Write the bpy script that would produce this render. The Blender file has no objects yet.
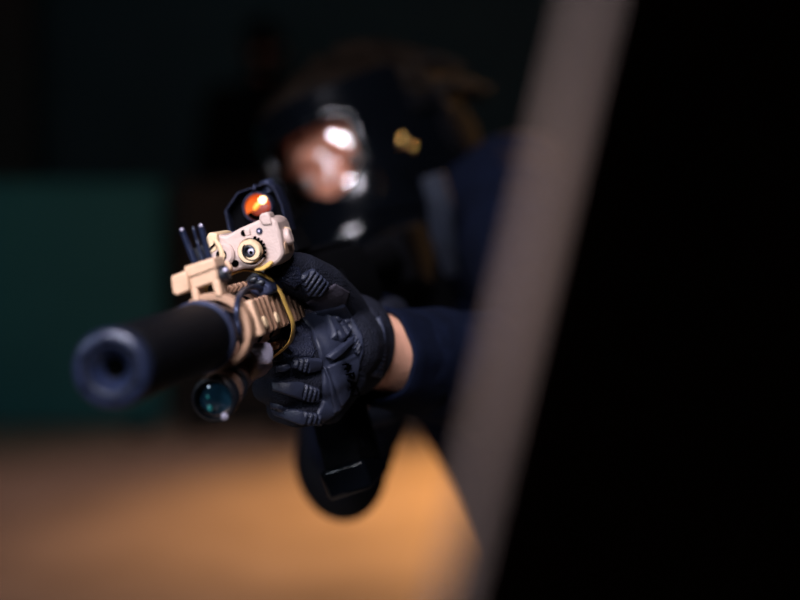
import bpy, bmesh, math, random
from mathutils import Vector, Matrix
from mathutils.bvhtree import BVHTree
random.seed(7)
S = bpy.context.scene
COL = S.collection
# ------------------------------------------------------------------ camera
H = 1.45; TH = math.radians(6.0); FP = 1889.0
def cw(v):                       # camera axes (right, depth, up) -> world direction
    x, y, z = v
    return Vector((x, y*math.cos(TH)+z*math.sin(TH), -y*math.sin(TH)+z*math.cos(TH)))
def P(px, py, d):                # a place d metres in front of the lens
    return cw(((px-400)/FP*d, d, (300-py)/FP*d)) + Vector((0, 0, H))
cd = bpy.data.cameras.new('camera'); cam = bpy.data.objects.new('camera', cd); COL.objects.link(cam)
cam.location = (0, 0, H); cam.rotation_euler = (math.radians(90)-TH, 0, 0)
cd.sensor_width = 36; cd.lens = FP*36/800; cd.clip_start = 0.02
cd.dof.use_dof = True; cd.dof.focus_distance = 1.075; cd.dof.aperture_fstop = 3.6; cd.dof.aperture_blades = 0
S.camera = cam
S.view_settings.view_transform = 'Standard'; S.view_settings.look = 'None'
S.view_settings.exposure = 0; S.view_settings.gamma = 1; S.view_settings.use_curve_mapping = False
w = bpy.data.worlds.new('world'); S.world = w; w.use_nodes = True
w.node_tree.nodes['Background'].inputs[0].default_value = (0.35, 0.6, 0.8, 1)
w.node_tree.nodes['Background'].inputs[1].default_value = 0.0006
def light(name, kind, loc, target, power, color, size=(.3, .3), **kw):
    l = bpy.data.lights.new(name, kind); o = bpy.data.objects.new(name, l); COL.objects.link(o)
    l.energy = power; l.color = color
    if kind == 'AREA':
        l.shape = 'RECTANGLE'; l.size, l.size_y = size
    for k, v in kw.items(): setattr(l, k, v)
    o.location = loc
    o.rotation_euler = (Vector(target)-Vector(loc)).to_track_quat('-Z', 'Y').to_euler()
    return o
light('key_lamp', 'AREA', (-.25, .12, 2.35), (-.1, 1.2, 1.35), 40, (.92, .88, 1.0), (.75, .10))
light('side_lamp', 'AREA', (-.45, -.45, 1.95), (-.05, 1.2, 1.35), 15, (.85, .88, 1.0), (.75, .10))
light('left_lamp', 'AREA', (-1.1, .25, 1.75), (-.1, 1.3, 1.33), 5, (.75, .85, 1.0), (.6, .08))
light('board_helper_spot', 'SPOT', (-1.0, -.25, 1.75), (.052, .37, 1.418), 150, (1.0, .78, .70), spot_size=math.radians(5), spot_blend=1.0, shadow_soft_size=.03)  # added helper spot, shapes the brightness falloff along the board edge
light('warm_lamp', 'SPOT', (1.7, 8.1, 2.6), (.65, 6.8, 0), 1050, (1.0, .50, .15), spot_size=math.radians(55), spot_blend=1.0, shadow_soft_size=.12)
light('warm_rim_lamp', 'SPOT', (1.5, 3.6, 2.6), P(552, 140, 1.92), 260, (1.0, .5, .16), spot_size=math.radians(5.5), spot_blend=.5, shadow_soft_size=.05)
light('floor_fill_spot', 'SPOT', (-.7, 7.2, 3.4), (-.5, 6.4, 0), 130, (1.0, .60, .50), spot_size=math.radians(72), spot_blend=1.0, shadow_soft_size=.3)  # added fill brightening the left floor, not a fixture of the room
light('teal_lamp', 'SPOT', (-3.1, 6.2, 1.9), (-2.1, 8.34, .84), 8.5, (.04, .78, .72), spot_size=math.radians(70), spot_blend=1.0, shadow_soft_size=.3)
light('teal_wall_lamp', 'SPOT', (-.9, 9.8, 3.8), (-1.3, 11.4, 1.6), 5, (.06, .6, .75), spot_size=math.radians(110), spot_blend=1.0, shadow_soft_size=.3)
# ------------------------------------------------------------------ materials
def mat(name, col, rough=.5, metal=0, bump=0, bscale=200, var=.15, coat=0, tex='noise', emit=None, spec=None, trans=0, sheen=0, ior=None, alpha=None):
    m = bpy.data.materials.new(name); m.use_nodes = True; nt = m.node_tree; N = nt.nodes; L = nt.links
    b = N['Principled BSDF']; b.inputs['Roughness'].default_value = rough; b.inputs['Metallic'].default_value = metal
    if spec is not None: b.inputs['Specular IOR Level'].default_value = spec
    if coat: b.inputs['Coat Weight'].default_value = coat; b.inputs['Coat Roughness'].default_value = .08
    if trans: b.inputs['Transmission Weight'].default_value = trans
    if sheen: b.inputs['Sheen Weight'].default_value = sheen
    if ior: b.inputs['IOR'].default_value = ior
    if alpha is not None: b.inputs['Alpha'].default_value = alpha
    tc = N.new('ShaderNodeTexCoord'); n = N.new('ShaderNodeTexNoise'); n.inputs['Scale'].default_value = bscale*.25; n.inputs['Detail'].default_value = 5
    L.new(tc.outputs['Object'], n.inputs['Vector'])
    r = N.new('ShaderNodeValToRGB'); L.new(n.outputs['Fac'], r.inputs['Fac'])
    r.color_ramp.elements[0].position = .3; r.color_ramp.elements[1].position = .7
    r.color_ramp.elements[0].color = [c*(1-var) for c in col]+[1]; r.color_ramp.elements[1].color = [min(1, c*(1+var)) for c in col]+[1]
    L.new(r.outputs['Color'], b.inputs['Base Color'])
    if bump:
        bp = N.new('ShaderNodeBump'); bp.inputs['Strength'].default_value = bump; bp.inputs['Distance'].default_value = .0008
        if tex == 'noise': t = N.new('ShaderNodeTexNoise'); t.inputs['Scale'].default_value = bscale; out = t.outputs['Fac']
        elif tex == 'wave': t = N.new('ShaderNodeTexWave'); t.inputs['Scale'].default_value = bscale; out = t.outputs['Fac']
        else: t = N.new('ShaderNodeTexVoronoi'); t.inputs['Scale'].default_value = bscale; out = t.outputs['Distance']
        L.new(tc.outputs['Object'], t.inputs['Vector']); L.new(out, bp.inputs['Height']); L.new(bp.outputs['Normal'], b.inputs['Normal'])
    if emit: b.inputs['Emission Color'].default_value = (*emit[0], 1); b.inputs['Emission Strength'].default_value = emit[1]
    return m
M = dict(
 tan=mat('tan_anodised', (.56, .35, .22), .42, .0, .3, 900, .06),
 pale=mat('pale_tan_polymer', (.47, .35, .30), .45, 0, .3, 900, .05),
 copper=mat('bronze_anodised', (.30, .165, .10), .35, .3, .2, 900, .06),
 cream=mat('cream_polymer', (.66, .47, .28), .45, 0, .2, 900, .05),
 black=mat('black_metal', (.008, .009, .013), .38, 0, .3, 700, .2),
 matte=mat('matte_black', (.0015, .0018, .003), .6, 0, .4, 800, .2, spec=.12),
 bore=mat('dark_bore', (.0006, .0006, .0006), 1, spec=0),
 gun=mat('blued_steel', (.035, .042, .08), .32, .6, .2, 600, .2),
 steel=mat('bright_steel', (.66, .60, .74), .32, .35, .2, 500, .1),
 void=mat('dull_black', (.0015, .0015, .002), .9, 0, .3, 500, .2, spec=.05),
 rim=mat('dark_blue_steel', (.009, .013, .032), .28, .25, .2, 600, .2),
 band=mat('yellow_rubber', (.56, .34, .08), .5, 0, .3, 500, .08),
 lamp=mat('brown_aluminium', (.34, .19, .13), .3, .5, .2, 500, .15),
 glove=mat('glove_fabric', (.006, .0072, .015), .75, 0, .9, 900, .25, tex='voronoi', spec=.25),
 knit=mat('glove_knit', (.012, .015, .034), .6, 0, 1.0, 900, .3, tex='voronoi', spec=.35),
 rubber=mat('glove_rubber', (.022, .026, .046), .46, 0, .3, 1200, .1, spec=.4),
 brown=mat('glove_leather', (.046, .040, .054), .7, 0, .6, 500, .2, spec=.25),
 skin=mat('skin', (.92, .47, .31), .48, 0, .4, 300, .06, spec=.3),
 jacket=mat('navy_fleece', (.0026, .0045, .0135), .9, 0, .8, 500, .25, spec=.08),
 black_cloth=mat('black_cloth', (.0015, .0015, .0022), .9, 0, .7, 300, .3, spec=.08),
 pants=mat('dark_trousers', (.003, .003, .004), .9, 0, .5, 300, .3, spec=.1),
 boot=mat('black_leather', (.006, .006, .006), .5, 0, .5, 200, .3),
 hair=mat('brown_hair', (.006, .0032, .0016), .6, 0, .8, 160, .5, tex='wave', spec=.15),
 mask=mat('glossy_black_shell', (.0015, .002, .003), .13, 0, .15, 60, .2, spec=.28),
 gold=mat('painted_gold_glint', (.85, .5, .15), .25, 1.0, .1, 100, .1),  # gold colour for the painted warm reflections beside the mask
 amber=mat('amber_coated_lens', (.9, .16, .02), .12, .3, 0, 60, .3, emit=((1, .10, .01), .30)),  # weak glow put in for light reflected by the lens
 dot=mat('painted_lens_glint', (1, .6, .2), .5, emit=((1, .62, .3), 4.0)),  # glowing stand-in for a lamp's reflection in the sight lens
 blueglass=mat('blue_coated_lens', (.015, .06, .10), .08, .3, 0, 60, .3, coat=1),
 led=mat('led_emitter', (.05, .45, .42), .3, 0, 0, 60, .1, coat=1),
 eye=mat('eye_white', (.6, .55, .5), .2), iris=mat('iris', (.03, .02, .01), .2), lip=mat('lips', (.45, .15, .12), .45),
)
def glass(name):
    m = bpy.data.materials.new(name); m.use_nodes = True; nt = m.node_tree; N = nt.nodes; L = nt.links
    N.clear(); o = N.new('ShaderNodeOutputMaterial'); mx = N.new('ShaderNodeMixShader'); t = N.new('ShaderNodeBsdfTransparent'); g = N.new('ShaderNodeBsdfGlossy')
    t.inputs[0].default_value = (.66, .62, .62, 1); g.inputs['Roughness'].default_value = .05; g.inputs[0].default_value = (1, 1, 1, 1)
    fr = N.new('ShaderNodeFresnel'); fr.inputs[0].default_value = 1.5
    nz = N.new('ShaderNodeTexNoise'); nz.inputs['Scale'].default_value = 9
    ad = N.new('ShaderNodeMath'); ad.operation = 'MULTIPLY_ADD'; ad.inputs[1].default_value = .02; L.new(nz.outputs['Fac'], ad.inputs[0]); L.new(fr.outputs[0], ad.inputs[2])
    L.new(ad.outputs[0], mx.inputs[0]); L.new(t.outputs[0], mx.inputs[1]); L.new(g.outputs[0], mx.inputs[2]); L.new(mx.outputs[0], o.inputs[0])
    return m
M['glass'] = glass('clear_polycarbonate')
def surf(name, c1, c2, scale, rough, bump=.2, stretch=(1, 1, 1)):
    m = bpy.data.materials.new(name); m.use_nodes = True; nt = m.node_tree; N = nt.nodes; L = nt.links; b = N['Principled BSDF']
    tc = N.new('ShaderNodeTexCoord'); mp = N.new('ShaderNodeMapping'); mp.inputs['Scale'].default_value = stretch
    L.new(tc.outputs['Object'], mp.inputs[0]); n = N.new('ShaderNodeTexNoise'); n.inputs['Scale'].default_value = scale; n.inputs['Detail'].default_value = 8; n.inputs['Roughness'].default_value = .6
    L.new(mp.outputs[0], n.inputs['Vector']); r = N.new('ShaderNodeValToRGB'); r.color_ramp.elements[0].position = .32; r.color_ramp.elements[1].position = .68
    r.color_ramp.elements[0].color = (*c1, 1); r.color_ramp.elements[1].color = (*c2, 1); L.new(n.outputs['Fac'], r.inputs[0]); L.new(r.outputs[0], b.inputs['Base Color'])
    b.inputs['Roughness'].default_value = rough
    bp = N.new('ShaderNodeBump'); bp.inputs['Strength'].default_value = bump; bp.inputs['Distance'].default_value = .01; L.new(n.outputs['Fac'], bp.inputs['Height']); L.new(bp.outputs[0], b.inputs['Normal'])
    return m
M['floor'] = surf('dusty_floor', (.30, .23, .18), (.44, .34, .27), 1.6, .8)
M['wall'] = surf('dark_wall', (.016, .036, .042), (.03, .055, .062), .8, .9)
M['barrier'] = surf('painted_barrier', (.012, .10, .105), (.02, .135, .135), 1.2, .8)
M['darkwood'] = surf('dark_stained_board', (.008, .005, .003), (.014, .008, .005), 3, .8)
M['ply'] = surf('raw_plywood_edge', (.028, .017, .013), (.052, .033, .026), 14, .8, .3, (1, 1, .3))
M['plyface'] = surf('black_painted_board', (.0012, .0006, .0004), (.003, .0014, .0008), 5, .95)
M['plyface'].node_tree.nodes['Principled BSDF'].inputs['Specular IOR Level'].default_value = 0
# ------------------------------------------------------------------ mesh helpers
def obj(name, bm, m, parent=None, smooth=False, mods=None):
    bmesh.ops.recalc_face_normals(bm, faces=bm.faces[:])
    me = bpy.data.meshes.new(name); bm.to_mesh(me); bm.free()
    ms = m if isinstance(m, (list, tuple)) else [m]
    for x in ms: me.materials.append(M[x] if isinstance(x, str) else x)
    if smooth:
        for p in me.polygons: p.use_smooth = True
    o = bpy.data.objects.new(name, me); COL.objects.link(o)
    if parent: o.parent = parent
    if smooth == 'auto':
        me.set_sharp_from_angle(angle=math.radians(38))
    return o
def bevel(o, wdt=.0008, seg=2):
    b = o.modifiers.new('bevel', 'BEVEL'); b.width = wdt; b.segments = seg; b.limit_method = 'ANGLE'; b.angle_limit = math.radians(35); return o
def tag(o, label, cat, group=None):
    o['label'] = label; o['category'] = cat
    if group: o['group'] = group
    return o
def struct(o): o['kind'] = 'structure'; return o
def NB(): return bmesh.new()
def box(bm, lo, hi, mtx=None):
    c = [(a+b)/2 for a, b in zip(lo, hi)]; s = [abs(b-a) for a, b in zip(lo, hi)]
    m = Matrix.Translation(c) @ Matrix.Diagonal((*s, 1))
    if mtx: m = mtx @ m
    return bmesh.ops.create_cube(bm, size=1, matrix=m)
def basis(axis, hint=Vector((0, 0, 1))):
    a = Vector(axis).normalized(); h = Vector(hint)
    if abs(a.dot(h.normalized())) > .98: h = Vector((1, 0, 0))
    u = h.cross(a).normalized(); v = a.cross(u); return u, v, a
def lathe(bm, org, axis, prof, n=40, cap=True):     # prof: (distance along axis, radius)
    u, v, a = basis(axis); org = Vector(org); rings = []
    for t, r in prof:
        rings.append([bm.verts.new(org+a*t+(u*math.cos(2*math.pi*k/n)+v*math.sin(2*math.pi*k/n))*max(r, 1e-5)) for k in range(n)])
    for i in range(len(rings)-1):
        for k in range(n): bm.faces.new((rings[i][k], rings[i][(k+1) % n], rings[i+1][(k+1) % n], rings[i+1][k]))
    if cap: bm.faces.new(rings[0]); bm.faces.new(rings[-1])
def cyl(bm, a, b, r, r2=None, n=24):
    a = Vector(a); b = Vector(b); lathe(bm, a, b-a, [(0, r), ((b-a).length, r2 if r2 else r)], n)
def prism(bm, pts, lo, hi, ax=1):                   # polygon in the plane across ax, from lo to hi along ax
    def mk(p, t):
        q = list(p); q.insert(ax, t); return Vector(q)
    A = [bm.verts.new(mk(p, lo)) for p in pts]; B = [bm.verts.new(mk(p, hi)) for p in pts]
    bm.faces.new(A); bm.faces.new(B); n = len(pts)
    for i in range(n): bm.faces.new((A[i], A[(i+1) % n], B[(i+1) % n], B[i]))
def ell(bm, c, r, rot=None, n=20):
    m = Matrix.Translation(c) @ (rot.to_4x4() if rot else Matrix()) @ Matrix.Diagonal((*r, 1))
    bmesh.ops.create_uvsphere(bm, u_segments=n, v_segments=n//2+2, radius=1, matrix=m)
def caps(bm, a, b, r0, r1, n=16, flat=None):        # tapered rounded limb segment
    a = Vector(a); b = Vector(b); L = (b-a).length; pr = []
    for k in range(0, 6): t = math.pi/2*k/5; pr.append((-r0*math.cos(t), r0*math.sin(t)))
    for k in range(0, 6): t = math.pi/2*k/5; pr.append((L+r1*math.sin(t), r1*math.cos(t)))
    lathe(bm, a, b-a, pr, n, cap=False)
    bmesh.ops.remove_doubles(bm, verts=bm.verts[-0:], dist=0) if False else None
def chain(bm, pts, n=16):                           # pts: (Vector, radius)
    for (p, r), (q, s) in zip(pts[:-1], pts[1:]): caps(bm, p, q, r, s, n)
def catmull(pts, per=8):
    out = []; p = [Vector(x) for x in pts]; p = [p[0]*2-p[1]]+p+[p[-1]*2-p[-2]]
    for i in range(1, len(p)-2):
        for k in range(per):
            t = k/per; out.append(.5*((2*p[i])+(p[i+1]-p[i-1])*t+(2*p[i-1]-5*p[i]+4*p[i+1]-p[i+2])*t*t+(3*p[i]-p[i-1]-3*p[i+1]+p[i+2])*t**3))
    out.append(p[-2]); return out
def tube(bm, pts, rw, rh=None, n=10, up=Vector((0, 1, 0)), smooth=True):
    rh = rh or rw; pts = catmull(pts) if smooth else [Vector(p) for p in pts]; rings = []
    for i, p in enumerate(pts):
        t = (pts[min(i+1, len(pts)-1)]-pts[max(i-1, 0)]).normalized(); s = t.cross(up).normalized(); q = up-(t*up.dot(t)); q.normalize()
        rings.append([bm.verts.new(p+s*rh*math.cos(2*math.pi*k/n)+q*rw*math.sin(2*math.pi*k/n)) for k in range(n)])
    for i in range(len(rings)-1):
        for k in range(n): bm.faces.new((rings[i][k], rings[i][(k+1) % n], rings[i+1][(k+1) % n], rings[i+1][k]))
    bm.faces.new(rings[0]); bm.faces.new(rings[-1])
def fuse(bm, voxel, smooth=4, off=None, disp=None):  # melt overlapping closed pieces into one skin
    bmesh.ops.remove_doubles(bm, verts=bm.verts[:], dist=1e-5)
    bmesh.ops.holes_fill(bm, edges=bm.edges[:], sides=40)
    bmesh.ops.recalc_face_normals(bm, faces=bm.faces[:])
    me = bpy.data.meshes.new('t'); bm.to_mesh(me); bm.free(); o = bpy.data.objects.new('t', me); COL.objects.link(o)
    r = o.modifiers.new('r', 'REMESH'); r.mode = 'VOXEL'; r.voxel_size = voxel
    if smooth: s = o.modifiers.new('s', 'SMOOTH'); s.factor = .5; s.iterations = smooth
    dg = bpy.context.evaluated_depsgraph_get(); ev = o.evaluated_get(dg); m2 = bpy.data.meshes.new_from_object(ev)
    bpy.data.objects.remove(o); b2 = bmesh.new(); b2.from_mesh(m2)
    return b2
# ------------------------------------------------------------------ setting
bm = NB(); box(bm, (-7, -2, -.1), (6, 12, 0)); struct(obj('floor', bm, 'floor'))
bm = NB(); box(bm, (-7, 11.4, 0), (6, 11.6, 4)); struct(obj('wall_back', bm, 'wall'))
bm = NB(); box(bm, (-7.2, -2, 0), (-7, 11.6, 4)); struct(obj('wall_left', bm, 'wall'))
bm = NB(); box(bm, (6, -2, 0), (6.2, 11.6, 4)); struct(obj('wall_right', bm, 'wall'))
bm = NB(); box(bm, (-7, -2, 4), (6, 11.6, 4.1)); struct(obj('ceiling', bm, 'wall'))
def panel_barrier(name, x0, x1, y, h, m, label):
    e = bpy.data.objects.new(name, None); COL.objects.link(e); e.location = ((x0+x1)/2, y, 0); tag(e, label, 'barrier')
    wd = (x1-x0)/2
    b = NB(); box(b, (-wd, -.03, .02), (wd, .03, h-.04)); bevel(obj('panel', b, m, e), .006)
    b = NB(); box(b, (-wd-.01, -.045, h-.04), (wd+.01, .045, h)); bevel(obj('top_rail', b, m, e), .006)
    for s in (-1, 1):
        b = NB(); box(b, (s*(wd-.1)-.04, -.22, 0), (s*(wd-.1)+.04, .22, .02)); obj('foot', b, 'darkwood', e)
    return e
panel_barrier('low_barrier', -3.2, -1.05, 8.34, 1.10, 'barrier', 'low teal-lit barrier panel standing at the far left of the room')
panel_barrier('low_barrier', -.98, -.42, 8.34, 1.10, 'darkwood', 'dark low barrier panel behind the shooter, in front of the standing figure')
# tall dark partition at the left
e = bpy.data.objects.new('tall_partition', None); COL.objects.link(e); e.location = (-2.05, 9.6, 0); tag(e, 'tall dark partition behind the teal-lit barrier at the far left', 'partition')
b = NB(); box(b, (-.68, -.04, .02), (.2, .04, 3.3)); obj('panel', b, 'darkwood', e)
b = NB(); box(b, (-.02, -.06, 0), (.06, -.04, 3.3)); obj('batten', b, 'darkwood', e)
# near board
e = bpy.data.objects.new('cover_board', None); COL.objects.link(e)
A45 = math.radians(47); u2 = Vector((math.cos(A45), math.sin(A45), 0)); nb = Vector((-math.sin(A45), math.cos(A45), 0))
c0 = P(532, 300, .37); wdir = Vector((.222, .0, .975)).normalized()
base = c0 - wdir*(c0.z/wdir.z); e.location = base
tag(e, 'blurred dark board leaning at the right, closest to the camera, with a pale raw edge', 'board')
LEN = 2.5/wdir.z; TK = .0062
b = NB()
def sheared(b, o0, t0, t1, s0, s1):
    vs = []
    for k in (0, 1):
        for (t, s) in ((t0, s0), (t1, s0), (t1, s1), (t0, s1)):
            vs.append(b.verts.new(nb*t+u2*s+wdir*(LEN*k)))
    b.faces.new(vs[:4]); b.faces.new(vs[4:])
    for i in range(4): b.faces.new((vs[i], vs[(i+1) % 4], vs[4+(i+1) % 4], vs[4+i]))
sheared(b, base, 0, TK, .0006, .9); obj('board_face', b, 'plyface', e)
b = NB(); sheared(b, base, .0004, TK-.0004, 0, .0006); o = obj('board_edge', b, 'ply', e); o['label'] = 'pale raw plywood edge'
# ------------------------------------------------------------------ rifle, in its own frame: x to the picture's right, y towards the stock, z up
Mz = P(110, 370, .82); ax = cw(Vector((.16, 1, .077)).normalized())
ROLL = math.radians(18.5)
r0 = ax.cross(cw((0, 0, 1))).normalized(); u0 = r0.cross(ax).normalized()
rr = (r0*math.cos(ROLL)+u0*math.sin(ROLL)); uu = rr.cross(ax).normalized()
RM = Matrix((rr, ax, uu)).transposed().to_4x4(); RM.translation = Mz; RI = RM.inverted()
gun = bpy.data.objects.new('rifle', None); COL.objects.link(gun); gun.matrix_world = RM
tag(gun, 'tan and black carbine with suppressor, sight, laser box and torch, aimed past the camera', 'rifle')
def L(px, py, a):                # where the sight line meets the rifle's cross-section a metres behind the muzzle
    o = RI @ Vector((0, 0, H)); q = RI @ P(px, py, 1); d = q-o; t = (a-o.y)/d.y; p = o+d*t
    return (p.x, p.z)
def L3(px, py, a): x, z = L(px, py, a); return Vector((x, a, z))
def part(name, bm, m, par=gun, sm='auto', bv=0):
    o = obj(name, bm, m, par, sm)
    if bv: bevel(o, bv)
    return o
Y = Vector((0, 1, 0))
# suppressor
SR = .0178; SL = .15
b = NB(); lathe(b, (0, 0, 0), Y, [(.010, .0035), (.008, .0050), (.0012, .0100), (.0012, .0162), (.0012, SR-.0004), (.010, SR), (.0105, SR-.0006), (.012, SR-.0006), (.0125, SR), (SL-.012, SR), (SL-.011, SR-.001), (SL, SR-.001), (SL, .01)], 64)
sup = part('suppressor', b, 'gun_s' if False else 'matte')
b = NB(); lathe(b, (0, 0, 0), Y, [(.0008, .0127), (.0001, .0129), (0, .0150), (.0008, .0167), (.0028, SR+.0003), (.005, SR+.0003), (.005, SR-.001)], 64, cap=False); part('front_cap', b, 'rim', sup)
b = NB(); lathe(b, (0, -.0006, 0), Y, [(.0095, .0045), (.0075, .0056), (.0016, .0102), (.0014, .0112)], 40, cap=False); part('muzzle_ring', b, 'rim', sup)
b = NB(); lathe(b, (0, .0088, 0), Y, [(0, .0046), (.03, .0045)], 24); part('bore', b, 'bore', sup)
for k in range(6):
    an = 2*math.pi*(k+.3)/6; b = NB(); cyl(b, (.0138*math.cos(an), -.0003, .0138*math.sin(an)), (.0138*math.cos(an), .0008, .0138*math.sin(an)), .0011); part('face_hole', b, 'bore', sup)
b = NB(); lathe(b, (0, SL-.004, 0), Y, [(0, SR), (.001, SR+.0012), (.006, SR+.0012), (.007, SR)], 48); part('locking_ring', b, 'gun', sup)
# barrel
b = NB(); lathe(b, (0, SL-.01, 0), Y, [(0, .0095), (.03, .0095), (.031, .0085), (.3, .0085)], 24); part('barrel', b, 'black')
# end cap of the handguard
HA = SL+.020
b = NB(); n = 48
def ringpoly(b, ro, ri, y0, y1, flat=0):
    R = []
    for (r, y) in ((ro-.0008, y0), (ro, y0+.0008), (ro, y1), (ri, y1), (ri, y0)):
        R.append([b.verts.new((r*math.cos(2*math.pi*k/n), y, r*math.sin(2*math.pi*k/n))) for k in range(n)])
    for i in range(5):
        for k in range(n): b.faces.new((R[i][k], R[i][(k+1) % n], R[(i+1) % 5][(k+1) % n], R[(i+1) % 5][k]))
ringpoly(b, .0206, .0172, HA, HA+.012); bmesh.ops.translate(b, verts=b.verts[:], vec=(.0012, 0, .0002)); part('end_cap', b, mat('tan_ring', (.36, .21, .13), .45, 0, .2, 600, .06))
HB = HA+.170
hg = None
b = NB()
oc = []
for k in range(8):
    an = math.pi/8+k*math.pi/4; oc.append((.0150*math.cos(an)/math.cos(math.pi/8), .0150*math.sin(an)/math.cos(math.pi/8)))
A_ = [b.verts.new((x, HA+.012, z)) for x, z in oc]; B_ = [b.verts.new((x, HB, z)) for x, z in oc]
C_ = [b.verts.new((x*.84, HA+.012, z*.84)) for x, z in oc]; D_ = [b.verts.new((x*.84, HB, z*.84)) for x, z in oc]
for i in range(8):
    j = (i+1) % 8
    b.faces.new((A_[i], A_[j], B_[j], B_[i])); b.faces.new((C_[i], C_[j], D_[j], D_[i])); b.faces.new((A_[i], A_[j], C_[j], C_[i])); b.faces.new((B_[i], B_[j], D_[j], D_[i]))
hg = part('handguard', b, 'lamp', bv=.0006)
# vent holes and bolts seen between the rails
for an in (45, 135, 225, 315):
    for k in range(6):
        c = Vector((math.cos(math.radians(an))*.0150, HA+.03+k*.028, math.sin(math.radians(an))*.0150)); nrm = Vector((c.x, 0, c.z)).normalized()
        b = NB(); cyl(b, c-nrm*.001, c+nrm*.0004, .0042); part('vent_hole', b, 'bore', hg)
def rail(y0, y1, rot, zb, zt, parent, pitch=.0102, wid=.0105, m='copper'):
    b = NB(); Rm = Matrix.Rotation(rot, 4, 'Y'); h = zt-zb
    prism(b, [(-wid*.72, zb-.002), (wid*.72, zb-.002), (wid*.72, zb+h*.12), (-wid*.72, zb+h*.12)], y0, y1)
    b.transform(Rm); part('rail_base', b, 'black' if m == 'copper' else m, parent); b = NB()  # black base puts the shade of the rail slots into the colour
    y = y0
    while y+pitch*.5 <= y1+.0001:
        prism(b, [(-wid*.72, zb+h*.3), (-wid, zb+h*.62), (-wid*.86, zt), (wid*.86, zt), (wid, zb+h*.62), (wid*.72, zb+h*.3)], y, y+pitch*.42); y += pitch
    b.transform(Rm); return part('rail', b, m, parent, bv=.0003)
for rot in (0, math.pi/2, math.pi, -math.pi/2):
    rail(HA+.016 if rot != math.pi else HA+.09, HB, rot, .0150, .0212, hg)
# rail cover plate on the near side, front
pp = [L(239, 301, HA+.02), L(251, 297, HA+.02), L(259, 337, HA+.02), L(246, 345, HA+.02)]
b = NB(); box(b, (.0150, HA+.0125, -.0100), (.0232, HA+.021, .0100)); part('rail_end_plate', b, 'tan', hg, bv=.0012)
for z in (-.004,):
    for k, yy in enumerate((.034, .062)):
        b = NB(); lathe(b, (.0208, HA+yy, z), (1, 0, 0), [(-.004, .0036), (.0006, .0036), (.0014, .0026), (.0014, .0001)], 20); part('rail_bolt', b, 'cream', hg)
# receiver, magazine, grip, stock
RB = HB+.24
b = NB(); prism(b, [(-.016, -.03), (.016, -.03), (.019, -.01), (.019, .012), (.012, .026), (-.012, .026), (-.019, .012), (-.019, -.01)], HB, RB); rec = part('receiver', b, 'void', bv=.002)
rail(HB, RB, 0, .026, .0312, rec, m='void')
b = NB(); cyl(b, (0, HB-.004, 0), (0, HB+.006, 0), .027, n=40); part('delta_ring', b, 'black', rec)
b = NB(); box(b, (.018, HB+.06, -.004), (.0205, HB+.115, .01)); part('bolt_catch', b, 'black', rec, bv=.001)
b = NB()
prism(b, [(HB+.028, -.028), (HB+.095, -.028), (HB+.095, -.055), (HB+.024, -.052)], -.0155, .0155, ax=0); part('magazine_well', b, 'void', rec, bv=.0015)
b = NB(); prof = []
MA = HB+.03
fr_ = [(MA, -.045), (MA-.002, -.07), (MA-.008, -.090), (MA-.014, -.106)]; bk = [(MA+.046, -.116), (MA+.053, -.095), (MA+.058, -.075), (MA+.06, -.045)]
prism(b, fr_+bk, -.0125, .0125, ax=0); mg = part('magazine', b, 'void', bv=.003)
for k in range(3):
    b = NB(); q0 = Vector((.0125, MA+.012+k*.013, -.055)); q1 = Vector((.0125, MA+.003+k*.014, -.100)); tube(b, [q0, (q0+q1)/2+Vector((0, .003, 0)), q1], .0012, n=8, up=Vector((1, 0, 0))); part('rib', b, 'void', mg)
b = NB(); prism(b, [(MA-.019, -.104), (MA-.018, -.124), (MA+.045, -.122), (MA+.050, -.115)], -.0150, .0150, ax=0); part('base_plate', b, 'mask', mg, bv=.003)
b = NB(); prism(b, [(RB-.075, -.028), (RB-.035, -.028), (RB-.012, -.092), (RB-.046, -.100)], -.0135, .0135, ax=0); part('pistol_grip', b, 'void', bv=.005)
b = NB(); tube(b, [(0, RB-.13, -.028), (0, RB-.128, -.05), (0, RB-.10, -.06), (0, RB-.075, -.045)], .004, .0015, up=Vector((1, 0, 0))); part('trigger_guard', b, 'black')
b = NB(); tube(b, [(0, RB-.1, -.028), (0, RB-.104, -.04), (0, RB-.11, -.05)], .002, up=Vector((1, 0, 0))); part('trigger', b, 'black')
b = NB(); cyl(b, (0, RB, .006), (0, RB+.28, .006), .0145, n=30); part('buffer_tube', b, 'void')
RB += .10
b = NB(); prism(b, [(RB+.06, .026), (RB+.19, .03), (RB+.20, -.10), (RB+.175, -.10), (RB+.15, -.03), (RB+.06, -.016)], -.019, .019, ax=0); st = part('stock', b, 'void', bv=.005)
b = NB(); prism(b, [(RB+.191, .034), (RB+.203, .03), (RB+.212, -.104), (RB+.200, -.106)], -.02, .02, ax=0); part('butt_pad', b, 'void', st, bv=.003); RB -= .10
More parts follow.
